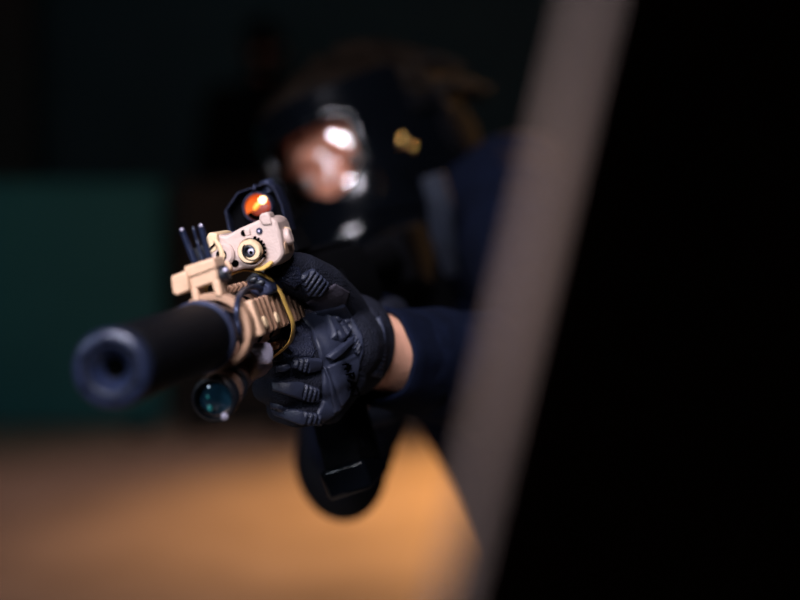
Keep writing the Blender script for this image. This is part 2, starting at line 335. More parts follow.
# front sight
fa = .168
def poly(pxs, a): return [L(x, y, a) for x, y in pxs]
b = NB()
prism(b, poly([(183, 267), (213, 257.5), (217, 268), (187, 279)], fa), fa, fa+.02)
prism(b, poly([(171.5, 276), (187, 270), (191, 290), (178, 296), (173, 293)], fa), fa-.002, fa+.014)
prism(b, poly([(186, 271), (215, 262), (218, 281), (190, 291)], fa), fa+.001, fa+.018)
prism(b, poly([(189, 288), (196, 286), (200, 304), (193, 305)], fa), fa+.001, fa+.016)
prism(b, poly([(210, 281), (218, 279), (222, 296), (215, 298)], fa), fa+.001, fa+.016)
fs = part('front_sight', b, 'tan', bv=.0011)
def post(name, p0, p1, r0_, r1_, a, m='rim', par=fs):
    b = NB(); q0 = L3(*p0, a); q1 = L3(*p1, a); ln = (q1-q0).length
    lathe(b, q0, q1-q0, [(0, r0_), (ln-.002, r1_), (ln-.0005, r1_*1.05), (ln, r1_*.6)], 16); return part(name, b, m, par)
post('sight_ear', (197, 268), (181.5, 229), .0018, .0016, fa+.004)
post('sight_ear', (211, 264), (200.5, 225), .0018, .0016, fa+.004)
post('sight_post', (204, 266), (193, 227), .0008, .0007, fa+.006)
post('post_base', (204.5, 266), (196.8, 240), .0017, .0008, fa+.006)
b = NB(); prism(b, poly([(190, 250), (206, 245), (212, 264), (196, 270)], fa+.008), fa+.0075, fa+.0105); part('sight_leaf', b, 'black', fs, bv=.0006)
b = NB(); q = L3(223, 274, fa+.008); lathe(b, q-Vector((.004, 0, 0)), (1, 0, 0), [(0, .0045), (.006, .0045), (.0072, .0035), (.0072, .0001)], 20); part('elevation_knob', b, 'black', fs)
for px, py in ((181.8, 229.5), (200.7, 225.5)):
    b = NB(); ell(b, L3(px, py, fa+.0025), (.0008, .0006, .0008)); part('ear_glint', b, 'steel', fs)  # pale ball painting the highlight at each ear's end
b = NB(); q = L3(225.5, 270, fa+.0035); ell(b, q, (.0013, .0013, .0013)); part('knob_glint', b, 'steel', fs)  # bright ball standing in for the white glint on the knob
# laser box on the top rail
la = .232
out = [(207, 241), (214, 233.5), (226, 236), (240, 228), (268, 216), (276, 220), (280, 232), (284, 254), (279, 262), (271, 267), (258, 268.5), (244, 268.5), (233, 272), (222, 273), (213, 267)]
b = NB(); prism(b, poly(out, la), la, la+.030); lb = part('laser_box', b, 'pale', bv=.0016)
b = NB(); prism(b, poly([(259, 220), (260, 214), (268, 211.5), (271, 218), (273, 225), (263, 226)], la), la-.001, la+.012); part('housing_bump', b, 'pale', lb, bv=.0012)
b = NB(); prism(b, poly([(206, 240), (211, 232), (219, 233), (219, 250), (209, 256)], la), la-.004, la+.03); part('corner_block', b, 'cream', lb, bv=.001)
def disc(name, px, py, a, prof, m, par=lb, n=40, wob=0):
    b = NB(); lathe(b, L3(px, py, a), Y, prof, n); return part(name, b, m, par)
pxm = (.82+la)/FP
# emitter dial (left)
disc('left_dial', 223, 254.5, la, [(-.0035, .0001), (-.0035, 10*pxm), (-.0022, 12.5*pxm), (.004, 12.5*pxm)], 'pale')
disc('left_aperture', 223, 254.5, la, [(-.0042, .0001), (-.0042, 5.2*pxm), (-.0030, 5.2*pxm)], 'bore')
disc('aperture_core', 224.5, 255, la, [(-.0052, .0001), (-.0052, 2.9*pxm), (-.0036, 2.9*pxm)], 'cream')
b = NB(); tube(b, [L3(x, y, la-.0048) for x, y in ((215, 240), (219.5, 247), (222, 255), (221.5, 264))], .0012, .0014); part('dial_rib', b, 'cream', lb)
b = NB(); prism(b, poly([(211, 248), (217, 242), (218.5, 243), (212, 250)], la), la-.0046, la); part('slot', b, 'bore', lb)
b = NB(); prism(b, poly([(219, 265), (229, 259), (234, 268), (227, 275), (221, 272)], la), la-.004, la); part('lower_lug', b, 'tan', lb, bv=.001)
disc('lower_port', 235.5, 263.5, la, [(-.0006, .0001), (-.0006, 3.6*pxm), (.001, 3.6*pxm)], 'bore')
# main aperture
b = NB(); lathe(b, L3(251.5, 251, la), Y, [(.001, 6*pxm), (-.0055, 6*pxm), (-.0065, 7*pxm), (-.0065, 10.8*pxm), (-.0055, 11.8*pxm), (.002, 12.0*pxm), (.002, 6*pxm)], 56, cap=False); ap = part('main_aperture', b, 'cream', lb)
b = NB(); lathe(b, L3(251.5, 251, la), Y, [(0, 12.4*pxm), (-.0026, 13.2*pxm), (-.0026, 15.2*pxm), (0, 15.8*pxm)], 56, cap=False); part('aperture_flange', b, 'pale', lb)
b = NB(); lathe(b, L3(251.5, 251, la), Y, [(-.0058, 6.1*pxm), (-.0060, 5.0*pxm), (-.003, 4.4*pxm), (-.003, .0001)], 40, cap=False); part('aperture_tube', b, 'black', ap)
b = NB(); c = L3(252, 251.2, la-.0035); ell(b, c, (4.2*pxm, .0010, 4.2*pxm)); part('aperture_lens', b, 'steel', ap)
b = NB(); c = L3(251, 252.5, la-.0046); ell(b, c, (2.0*pxm, .0004, 2.0*pxm)); part('laser_emitter', b, 'bore', ap)
for a0, a1, r_ in ((120, 250, 9.2), (-60, 60, 12.4), (250, 330, 9.4)):
    b = NB(); tube(b, [L3(251.5, 251, la-.0066 if r_ < 12 else la-.0030)+Vector((math.cos(math.radians(q))*r_*pxm, 0, math.sin(math.radians(q))*r_*pxm)) for q in range(a0, a1+1, 10)], .0003, .00035, n=6); part('dial_groove', b, 'bore', ap)
for k in range(7):
    an = math.radians(-40+k*16); c = L3(251.5, 251, la-.0032)+Vector((math.cos(an)*13.6*pxm, 0, math.sin(an)*13.6*pxm))
    b = NB(); ell(b, c, (.0011, .0012, .0008), Matrix.Rotation(-an, 3, 'Y')); part('dial_notch', b, 'bore', lb)
disc('housing_screw', 259.5, 231, la, [(-.0012, .0001), (-.0012, 2.6*pxm), (-.0006, 3.3*pxm), (.001, 3.3*pxm)], 'gun')
disc('screw_socket', 259.5, 231, la, [(-.0016, .0001), (-.0016, 1.3*pxm), (-.001, 1.3*pxm)], 'steel', n=6)
disc('housing_port', 244, 233, la, [(-.0005, .0001), (-.0005, 3.2*pxm), (.001, 3.2*pxm)], 'bore')
b = NB(); prism(b, poly([(244, 230), (250, 228.5), (251, 235), (246, 237)], la), la-.0012, la+.002); part('port_cover', b, 'pale', lb, bv=.0006)
b = NB(); c = L3(284, 238, la+.012); lathe(b, c-Vector((.007, 0, 0)), (1, 0, 0), [(0, .0038), (.005, .0042), (.006, .0050), (.0105, .0050), (.0115, .004), (.0115, .0001)], 12); part('side_knob', b, 'pale', lb, bv=.0005)
b = NB(); c = L3(286.5, 232, la+.016); ell(b, c, (.0028, .0035, .0030)); part('knob_tip', b, 'cream', lb)
for k in range(3):
    b = NB(); prism(b, poly([(279+k*2.6, 240+k), (280.4+k*2.6, 239.6+k), (281+k*2.6, 256-k), (279.6+k*2.6, 257-k)], la+.006), la+.004, la+.026); part('side_rib', b, 'tan', lb, bv=.0005)
b = NB(); prism(b, poly([(255, 268.5), (263, 266), (271, 260.5), (274, 262), (270, 267), (263, 271), (255, 271)], la), la-.002, la+.012); part('lower_clamp', b, 'band', lb, bv=.0008)
# red-dot sight
oa = .362; op = (.82+oa)/FP
hood = [(229, 234), (224.5, 211), (237, 192.5), (254, 186.5), (266, 182.5), (274, 187), (282, 205), (289, 236)]
b = NB(); outp = poly(hood, oa); cx = sum(p[0] for p in outp)/8; cz = sum(p[1] for p in outp)/8
inn = [((x-cx)*.945+cx, (z-cz)*.945+cz) for x, z in outp]
R4 = []
for (pl, y) in ((outp, oa), (outp, oa+.022), (inn, oa+.022), (inn, oa)): R4.append([b.verts.new((x, y, z)) for x, z in pl])
for i in range(4):
    for k in range(8): b.faces.new((R4[i][k], R4[i][(k+1) % 8], R4[(i+1) % 4][(k+1) % 8], R4[(i+1) % 4][k]))
od = part('red_dot_sight', b, 'gun', bv=.0006)
b = NB(); prism(b, [((x-cx)*.97+cx, (z-cz)*.97+cz) for x, z in outp], oa+.010, oa+.021)
housing = part('sight_housing', b, 'void', od)
c = L3(258.5, 207, oa+.006)
b = NB(); lathe(b, c, Y, [(.010, 13*op), (-.003, 13*op), (-.004, 13.6*op), (-.004, 14.8*op), (-.003, 15.4*op), (.010, 15.4*op)], 48, cap=False); part('lens_tube', b, 'gun', od)
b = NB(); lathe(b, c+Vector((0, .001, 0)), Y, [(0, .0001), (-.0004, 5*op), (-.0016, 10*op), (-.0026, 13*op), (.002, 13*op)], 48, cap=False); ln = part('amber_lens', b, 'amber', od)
b = NB(); ell(b, L3(262.5, 200, oa-.001), (4.4*op, .0012, 3.9*op)); part('lens_glint', b, 'dot', ln)  # lamp reflection in the lens, built as a glowing blob
b = NB(); ell(b, L3(261, 209.5, oa+.0012), (9.4*op, .0012, 7.8*op)); part('lens_dark_disc', b, mat('dark_amber', (.25, .03, .01), .4, 0, 0, 60, .2), ln)  # dark disc laid over the middle of the amber lens
b = NB(); ell(b, L3(256.5, 206.5, oa), (5.2*op, .0014, 2.8*op), Matrix.Rotation(math.radians(-35), 3, 'Y')); part('lens_reflection', b, mat('painted_lens_reflection', (1, .4, .05), .5, emit=((1, .20, .02), .75)), ln)  # orange part of the lens reflection, built as a glowing ellipse
b = NB()
tube(b, [L3(x, y, oa+.0005) for x, y in ((249, 213), (252, 216), (258, 218), (265, 216.5), (269, 213))], .0006, .0016); part('lens_dark_arc', b, 'bore', ln)  # dark arc across the lower part of the lens
b = NB(); prism(b, poly([(252, 190), (254, 184), (256, 190)], oa), oa-.001, oa+.01); part('hood_lug', b, 'gun', od, bv=.0006)
b = NB(); lathe(b, L3(268, 186, oa+.012), Vector((0, 0, 1)), [(-.004, .005), (.003, .005), (.004, .004)], 20); part('brightness_dial', b, 'gun', od)
b = NB(); x0, z0 = L(258, 240, oa); prism(b, [(-.017, .030), (.017, .030), (.014, .046), (-.014, .046)], oa+.002, oa+.045); part('sight_mount', b, 'void', od, bv=.001)
# switch block, cable, band
b = NB(); prism(b, poly([(247, 280), (258, 275), (271, 284), (275, 292), (262, 299), (250, 292)], .235), .232, .262); sw = part('pressure_switch', b, 'gun', bv=.0018)
for k, (x, y) in enumerate(((253, 280), (260, 283))):
    b = NB(); ell(b, L3(x, y, .231), (.003, .0018, .002)); part('switch_button', b, 'black', sw)
b = NB()
tube(b, [L3(x, y, a) for x, y, a in ((264, 291, .236), (257, 287, .226), (246, 289, .200), (239, 297, .176), (236.5, 308, .166), (237, 320, .1655), (239.5, 333, .1665), (243, 346, .180), (249, 356, .205))], .0016, n=12); part('cable', b, 'gun')
b = NB()
tube(b, [(-.020, .254, .020), (-.014, .248, .0262), (0, .243, .0272), (.011, .243, .0268), (.0195, .245, .0205), (.0236, .248, .0115), (.0240, .251, 0), (.0236, .254, -.0105), (.019, .259, -.018), (.012, .264, -.022), (.002, .268, -.025)], .0040, .0009, n=8); part('rubber_band', b, 'band')
# torch under the handguard
t0 = L3(214.5, 399, .158); t1 = L3(255, 353, .265); td = (t1-t0).normalized(); TR = 22*(.98)/FP
b = NB(); lathe(b, t0, td, [(.004, TR*.80), (0, TR*.84), (0, TR*.95), (.0015, TR*1.02), (.010, TR*1.02), (.011, TR*.92), (.0135, TR*.92), (.0145, TR*1.0), (.020, TR*1.0), (.022, TR*.82), (.026, TR*.80), (.034, TR*.80), (.036, TR*.86), (.075, TR*.86), (.077, TR*.78), (.09, TR*.78), (.092, TR*.4)], 48)
to = part('torch', b, 'lamp')
b = NB(); lathe(b, t0, td, [(.001, TR*.83), (-.001, TR*.84), (-.002, TR*.93), (-.001, TR*1.04), (.002, TR*1.07), (.006, TR*1.07)], 48, cap=False); part('bezel', b, 'black', to)
b = NB(); lathe(b, t0, td, [(.0245, TR*.83), (.025, TR*1.0), (.031, TR*1.0), (.0315, TR*.83)], 48); part('clamp_ring', b, 'black', to)
b = NB(); lathe(b, t0, td, [(.003, TR*.84), (.0012, TR*.6), (.0004, TR*.3), (.0002, .0001)], 48, cap=False); lz = part('torch_lens', b, 'blueglass', to)
for (x, y, s) in ((208.5, 396.5, 2.6), (210, 408, 3.0)):
    b = NB(); q = L3(x, y, .1585); ell(b, q, (s*.0005, .0004, s*.00055)); part('led', b, 'led', lz)
b = NB(); ell(b, L3(224.5, 416.5, .156), (4.0*.00052, .0015, 4.0*.00052)); part('bezel_glint', b, 'steel', to)  # bright blob painting a lamp's reflection on the bezel
b = NB(); prism(b, poly([(236, 352), (246, 346), (258, 352), (262, 372), (250, 384), (238, 378)], .215), .205, .245); tm = part('torch_mount', b, 'copper', bv=.002)
c = L3(261, 353.5, .212); b = NB(); dr = Vector((1, -.35, -.15)).normalized()
prf = [(-.004, .0044), (0, .0048), (.0008, .0060), (.0082, .0060), (.0092, .0044), (.0092, .0001)]
u_, v_, a_ = basis(dr); rings = []
for t, r in prf:
    rings.append([b.verts.new(c+a_*(t-.004)+(u_*math.cos(2*math.pi*k/36)+v_*math.sin(2*math.pi*k/36))*r*(1 if k % 3 else .86)) for k in range(36)])
for i in range(len(rings)-1):
    for k in range(36): b.faces.new((rings[i][k], rings[i][(k+1) % 36], rings[i+1][(k+1) % 36], rings[i+1][k]))
b.faces.new(rings[0]); part('thumb_screw', b, 'steel', tm)

# ------------------------------------------------------------------ people
def cap_list(bm, seq):
    for pts in seq: chain(bm, pts)
B0 = Vector((.33, 2.05, 0))                        # where the shooter stands
def shift(bm, base): bmesh.ops.translate(bm, verts=bm.verts[:], vec=-base)
hc = P(373, 168, 1.95)
fwd = cw(Vector((-.50, -.85, -.16)).normalized()); hy = -fwd
upv = cw((-.42, 0, .91)); hz = (upv-hy*upv.dot(hy)).normalized(); hx = hy.cross(hz).normalized()
HM = Matrix((hx, hy, hz)).transposed().to_4x4(); HM.translation = hc
def hp(x, y, z): return HM @ Vector((x, y, z))
HR = HM.to_3x3()
Lsh, Lel, Lwr = P(520, 207, 1.88), P(585, 397, 1.47), P(376, 351, 1.20)
Rsh, Rel = P(375, 305, 1.92), P(342, 460, 1.68)
Rwr = RM @ Vector((0, RB+.045, -.055))
nk, ch, wa, pv = P(430, 275, 2.02), P(525, 340, 2.08), P(610, 500, 2.08), P(690, 700, 2.10)
lk, lf = Vector((.50, 1.78, .50)), Vector((.52, 2.0, .09))
rk, rf = Vector((.20, 2.02, .47)), Vector((.30, 2.42, .09))
lh, rh = pv+Vector((.08, 0, -.03)), pv+Vector((-.08, .03, -.03))
# left hand joints (support hand)
FI = {  # finger: knuckle, middle joint, end joint, tip   (px, py, depth)
 'i': [(322, 322, 1.135), (281, 338, 1.108), (266, 341, 1.128), (272, 330, 1.150)],
 'm': [(318, 350, 1.118), (282, 363, 1.098), (265, 363, 1.118), (274, 350, 1.146)],
 'r': [(320, 380, 1.120), (283, 390, 1.100), (267, 388, 1.120), (276, 373, 1.145)],
 'p': [(328, 406, 1.130), (297, 413, 1.108), (280, 409, 1.122), (287, 394, 1.142)]}
def hand(bm, wr, FI, thumb, k=1.0, fr=.0100):
    kn = {}
    for f, js in FI.items():
        pts = [P(*j) if not isinstance(j, Vector) else j for j in js]; kn[f] = pts[0]; s = {'i': 1.0, 'm': 1.03, 'r': .98, 'p': .88}[f]*k
        chain(bm, [(pts[0], .0118*s), (pts[1], .0103*s), (pts[2], .0094*s), (pts[3], .0084*s)])
        caps(bm, wr.lerp(pts[0], .12), pts[0], .0195*k, .0128*s)
        caps(bm, wr.lerp(pts[0], .55), pts[0], .017*k, .0128*s)
    caps(bm, kn['i'], kn['m'], .0125*k, .0125*k); caps(bm, kn['m'], kn['r'], .0125*k, .012*k); caps(bm, kn['r'], kn['p'], .012*k, .011*k)
    chain(bm, [(P(*t[:3]) if len(t) == 4 else t[0], t[-1]*k) for t in thumb])
TH_L = [(356, 334, 1.18, .0160), (341, 308, 1.150, .0150), (322, 286, 1.115, .0138), (301, 275, 1.094, .0132), (284, 271, 1.083, .0118)]
def rl(x, y, z): return RM @ Vector((x, RB+y, z))
FR = {'i': [rl(-.026, -.045, -.030), rl(-.025, -.082, -.030), rl(-.020, -.103, -.033), rl(-.006, -.110, -.038)]}
for f, z in (('m', -.050), ('r', -.070), ('p', -.088)):
    FR[f] = [rl(-.026, -.045, z), rl(-.018, -.086+(-.050-z)*.3, z-.004), rl(.010, -.088+(-.050-z)*.3, z-.006), rl(.024, -.062, z-.006)]
TH_R = [(rl(0, .02, -.045), .016), (rl(.020, -.005, -.034), .013), (rl(.026, -.030, -.030), .0115), (rl(.024, -.055, -.030), .010)]
# body: one skin
b = NB()
ell(b, hp(0, .012, .038), (.075, .094, .088), HR); ell(b, hp(0, -.028, -.035), (.060, .062, .072), HR)
ell(b, hp(0, -.058, -.085), (.034, .030, .026), HR); ell(b, hp(0, -.045, .045), (.062, .045, .05), HR)
caps(b, hp(0, -.084, .012), hp(0, -.108, -.030), .008, .012); ell(b, hp(.010, -.098, -.034), (.008, .010, .007), HR); ell(b, hp(-.010, -.098, -.034), (.008, .010, .007), HR)
for s in (-1, 1):
    caps(b, hp(.014*s, -.086, .026), hp(.052*s, -.070, .024), .008, .007); ell(b, hp(.040*s, -.062, -.028), (.022, .022, .018), HR)
    ell(b, hp(.078*s, .012, -.008), (.008, .018, .030), HR); ell(b, hp(.033*s, -.074, .004), (.013, .012, .009), HR)
    caps(b, hp(0, -.093, -.058), hp(.022*s, -.084, -.060), .0065, .003); caps(b, hp(0, -.090, -.070), hp(.018*s, -.082, -.068), .007, .003)
cap_list(b, [[(hp(0, .03, -.05), .052), (nk, .058)],
 [(nk, .07), (ch, .13), (wa, .12), (pv, .13)], [(nk, .06), (Lsh, .058)], [(nk, .06), (Rsh, .058)],
 [(ch, .12), (Lsh, .05)], [(ch, .11), (Rsh, .05)],
 [(Lsh, .056), (Lel, .040), (Lel.lerp(Lwr, .3), .040), (Lwr, .0250), (P(364, 346, 1.18), .0215)],
 [(Rsh, .048), (Rel, .030), (Rel.lerp(Rwr, .35), .030), (Rwr, .025)],
 [(lh, .10), (lk, .060), (lf+Vector((0, .05, 0)), .038)], [(rh, .10), (rk, .060), (rf+Vector((0, .05, 0)), .038)],
 [(lf+Vector((0, .05, -.02)), .035), (lf+Vector((0, -.14, -.045)), .028)], [(rf+Vector((0, .05, -.02)), .035), (rf+Vector((0, -.14, -.045)), .028)]])
hand(b, P(358, 344, 1.170), FI, TH_L, .86)
hand(b, Rwr, FR, TH_R, .86)
b = fuse(b, .0035, 3); shift(b, B0)
per = obj('person', b, 'skin', None, True); per.location = B0
tag(per, 'person in dark clothes and a black full-face mask, leaning out to aim the tan rifle', 'person')
def wear(name, b, m, par=per, sm=True):
    shift(b, B0); return obj(name, b, m, par, sm)
# eyes
for s in (-1, 1):
    b = NB(); ell(b, hp(.032*s, -.078, .004), (.0115, .0115, .0085), HR); e_ = wear('eye', b, 'eye')
    b = NB(); ell(b, hp(.032*s, -.0885, .003), (.006, .0025, .006), HR); wear('iris', b, 'iris', e_)
# hair
b = NB()
ell(b, hp(0, .024, .045), (.086, .098, .086), HR); ell(b, hp(0, -.030, .072), (.072, .062, .045), HR); ell(b, hp(-.045, -.01, .060), (.055, .065, .055), HR)
for k in range(90):
    an = random.uniform(0, 2*math.pi); el = random.uniform(.05, 1.4)
    p0 = Vector((math.cos(an)*math.cos(el)*.086, .024+math.sin(an)*math.cos(el)*.096, .045+math.sin(el)*.082))
    if p0.y < -.055 and p0.z < .08: continue
    dn = Vector((p0.x*.3+random.uniform(-.02, .02), p0.y*.2+random.uniform(-.005, .03), -random.uniform(.02, .05)))
    p1 = p0+dn*.6+Vector((p0.x, p0.y, 0)).normalized()*.008
    chain(b, [(hp(*p0), .010), (hp(*p1), .007), (hp(*(p1+dn*.5)), .0025)], 8)
b = fuse(b, .0030, 1); wear('hair', b, 'hair')
# mask shell and lens, a bent sheet round the face
NA, NZ = 96, 64
def mpt(az, z, off=0):
    t = (z+.16)/.255
    rx = .088+.004*math.sin(t*math.pi); ry = .112+.006*math.sin(t*math.pi)
    chin = max(0, -z-.02)/.12
    rx -= .030*chin**1.6
    bulge = .040*math.exp(-((z+.078)/.046)**2)*math.exp(-(az/.85)**2)
    lensout = .010*math.exp(-((z-.02)/.05)**2)
    x = (rx+bulge*.35+off)*math.sin(az); y = -(ry+bulge+lensout-.02*chin+off)*math.cos(az)+.012
    return Vector((x, y, z))
AM, Z0, Z1 = math.radians(118), -.160, .080
def inlens(az, z):
    a = abs(math.degrees(az)); lo = -.025-.006*math.cos(math.radians(min(a, 40)*4.5))+max(0, a-20)*.0012
    if a < 10: lo += .014*(1-a/10)
    hi = .050-max(0, a-26)*.0010
    return a < 34 and lo < z < hi
grid = [[(-AM+2*AM*i/NA, Z0+(Z1-Z0)*j/NZ) for j in range(NZ+1)] for i in range(NA+1)]
bs, bl = NB(), NB(); vs, vl = {}, {}
for i in range(NA):
    for j in range(NZ):
        az = grid[i][j][0]+AM/NA; z = grid[i][j][1]+(Z1-Z0)/NZ/2
        a = abs(math.degrees(az))
        if z > .05 and a > 70: continue                 # forehead band stops at the temples
        if z < -.09 and a > 78: continue
        L_ = inlens(az, z); bmx, dd, off = (bl, vl, .002) if L_ else (bs, vs, .004)
        q = []
        for (ii, jj) in ((i, j), (i+1, j), (i+1, j+1), (i, j+1)):
            if (ii, jj) not in dd: dd[(ii, jj)] = bmx.verts.new(HM @ mpt(*grid[ii][jj], off))
            q.append(dd[(ii, jj)])
        bmx.faces.new(q)
msk = wear('face_mask', bs, 'mask'); so = msk.modifiers.new('s', 'SOLIDIFY'); so.thickness = .006; so.offset = 0
so = msk.modifiers.new('b', 'BEVEL'); so.width = .0015; so.segments = 2
lens = wear('lens', bl, 'glass', msk)
# rim round the lens
rim = []
for k in range(0, 360, 6):
    t = math.radians(k); best = None
    for s_ in range(1, 140):
        az = math.radians(s_*.6)*math.cos(t); z = .016+s_*.00085*math.sin(t)
        if not inlens(az, z): break
        best = (az, z)
    rim.append(HM @ mpt(best[0], best[1], .007))
rim.append(rim[0])
b = NB(); tube(b, rim, .0028, .0028, n=8, up=HM.to_3x3() @ Vector((0, -1, 0)), smooth=False); wear('lens_rim', b, 'void', msk)
# breathing slots
for s in (-1, 1):
    for k in range(4):
        b = NB(); z = -.055-k*.014
        tube(b, [HM @ mpt(s*math.radians(q), z-.0004*(q-20), .0075) for q in (22, 32, 44, 54)], .0022, .0012, n=8, up=HM.to_3x3() @ Vector((0, 0, 1))); wear('breathing_slot', b, 'bore', msk)
    b = NB(); c1 = mpt(s*math.radians(92), -.005, .010); ell(b, HM @ c1, (.010, .034, .036), HR); wear('ear_guard', b, 'void', msk)
b = NB(); ell(b, HM @ mpt(0, -.075, .010), (.022, .010, .014), HR); wear('mouth_vent', b, 'mask', msk)
# head strap, with gold blobs standing in for warm lamp reflections
b = NB(); tube(b, [HM @ mpt(math.radians(q), .035, .012) for q in (66, 80, 95, 110)]+[hp(.06, .10, .035), hp(0, .13, .035), hp(-.06, .10, .035)]+[HM @ mpt(-math.radians(q), .035, .012) for q in (110, 95, 80, 66)], .011, .0018, n=8, up=HM.to_3x3() @ Vector((0, 0, 1))); stp = wear('head_strap', b, 'black_cloth', msk)
for (px, py, k) in ((402, 141, 1), (414, 147, .7)):
    b = NB(); p = P(px, py, 1.78); ell(b, p, (.0035*k, .003, .0075*k)); wear('strap_glint', b, 'gold', stp)
# jacket: torso, arms
def jk(b, grow=0):
    cap_list(b, [[(nk+Vector((.0, .01, -.01)), .075), (ch, .150), (wa, .14), (pv+Vector((0, 0, .03)), .150)],
     [(nk, .072), (Lsh, .076)], [(nk, .072), (Rsh, .076)], [(ch, .14), (Lsh, .07)], [(ch, .135), (Rsh, .065)],
     [(Lsh, .074), (Lsh.lerp(Lel, .5), .062), (Lel, .054), (Lel.lerp(Lwr, .35), .052), (Lel.lerp(Lwr, .68), .041)]])
b = NB(); jk(b)
cap_list(b, [[(Rsh, .068), (Rsh.lerp(Rel, .6), .046), (Rel, .042), (Rel.lerp(Rwr, .3), .040), (Rwr.lerp(Rel, .12), .034)]])
fo = (Lel-Lwr).normalized(); cp = Lwr+fo*.004       # cuff opening
chain(b, [(Lel.lerp(Lwr, .6), .043), (Lwr+fo*.030, .0315)])
b = fuse(b, .004, 4)
# folds across the cloth
for v in b.verts:
    n_ = v.normal; s_ = v.co.dot(fo)*70+v.co.z*28+math.sin(v.co.z*31+v.co.x*17)*1.6
    v.co += n_*(.0016*math.sin(s_)+.0010*math.sin(s_*2.3+1))
wear('jacket', b, 'jacket')
u_, v_, a_ = basis(fo)                                # open cuff hem, lapping the sleeve
b = NB(); prf = [(.006, .0305), (-.004, .0325), (-.0055, .0345), (-.003, .0368), (.008, .0372), (.035, .0385), (.06, .040), (.06, .036), (.02, .030)]
rings = []
for t, r in prf:
    rings.append([b.verts.new(cp+a_*(t+.004*math.sin(k/48*4*math.pi))+(u_*math.cos(2*math.pi*k/48)+v_*math.sin(2*math.pi*k/48))*(r*.87*(1+.08*math.sin(2*math.pi*k/48*1+.8)+.02*math.sin(k*.9))) + Vector((0, 0, -.004))) for k in range(48)])
for i in range(len(rings)-1):
    for k in range(48): b.faces.new((rings[i][k], rings[i][(k+1) % 48], rings[i+1][(k+1) % 48], rings[i+1][k]))
wear('cuff', b, 'jacket', bpy.data.objects['jacket'])
# collar
b = NB(); chain(b, [(nk+Vector((0, 0, -.01)), .074), (nk.lerp(hp(0, .04, -.10), .55), .066)]); b = fuse(b, .005, 2); wear('collar', b, 'black_cloth', bpy.data.objects['jacket'])
# harness strap with pouch on the chest side
b = NB(); tube(b, [P(432, 175, 1.745), P(440, 205, 1.75), P(443, 240, 1.77), P(447, 275, 1.80)], .012, .004, n=8, up=Vector((1, 0, 0))); wear('shoulder_strap', b, mat('blue_webbing', (.0025, .006, .016), .8, 0, .6, 400, .3), bpy.data.objects['jacket'])
# trousers and boots
b = NB(); cap_list(b, [[(lh, .118), (lk, .078), (lf+Vector((0, .05, .10)), .06)], [(rh, .118), (rk, .078), (rf+Vector((0, .05, .10)), .06)], [(pv, .145), (pv+Vector((0, 0, .05)), .14)]])
wear('trousers', fuse(b, .008, 3), 'pants')
for f in (lf, rf):
    b = NB(); cap_list(b, [[(f+Vector((0, .06, .11)), .056), (f+Vector((0, .06, -.03)), .05)], [(f+Vector((0, .05, -.04)), .046), (f+Vector((0, -.10, -.048)), .042), (f+Vector((0, -.15, -.055)), .034)]])
    b2 = fuse(b, .006, 2)
    for v in b2.verts: v.co.z = max(v.co.z, .004)
    wear('boot', b2, 'boot')
# right elbow pad
b = NB(); pc = Rel+Vector((-.004, -.010, .0))
ell(b, P(341, 462, 1.65), (.041, .034, .053), Matrix.Rotation(math.radians(-8), 3, 'Y')); wear('elbow_pad', fuse(b, .003, 2), 'matte')
# ------------------------------------------------------------------ gloves
def gl(FIx, thumb, wr, tail, k=1.0):
    b = NB(); hand(b, wr, FIx, thumb, k); chain(b, tail); return fuse(b, .0016, 3)
b = gl(FI, TH_L, P(352, 344, 1.166), [(P(345, 345, 1.15), .0235), (P(350, 344, 1.168), .0262)])
bvh = BVHTree.FromBMesh(b)
glv = wear('left_glove', b, 'glove')
camo = Vector((0, 0, H))
def hit(px, py):
    d = (P(px, py, 1)-camo).normalized(); q = bvh.ray_cast(camo, d)
    if q[0] is None: return None
    n = Vector()
    for ox, oy in ((0, 0), (2, 0), (-2, 0), (0, 2), (0, -2), (1.5, 1.5), (-1.5, -1.5), (1.5, -1.5), (-1.5, 1.5)):
        k = bvh.ray_cast(camo, (P(px+ox, py+oy, 1)-camo).normalized())
        if k[0] is not None: n += k[1] if k[1].dot(d) < 0 else -k[1]
    return (q[0], n.normalized())
def inside(p, pl):
    c = False; j = len(pl)-1
    for i in range(len(pl)):
        if (pl[i][1] > p[1]) != (pl[j][1] > p[1]) and p[0] < (pl[j][0]-pl[i][0])*(p[1]-pl[i][1])/(pl[j][1]-pl[i][1])+pl[i][0]: c = not c
        j = i
    return c
def edist(p, pl):
    m = 1e9
    for i in range(len(pl)):
        a = Vector(pl[i]); q = Vector(pl[(i+1) % len(pl)]); ab = q-a; t = max(0, min(1, (Vector(p)-a).dot(ab)/ab.length_squared)); m = min(m, (a+ab*t-Vector(p)).length)
    return m
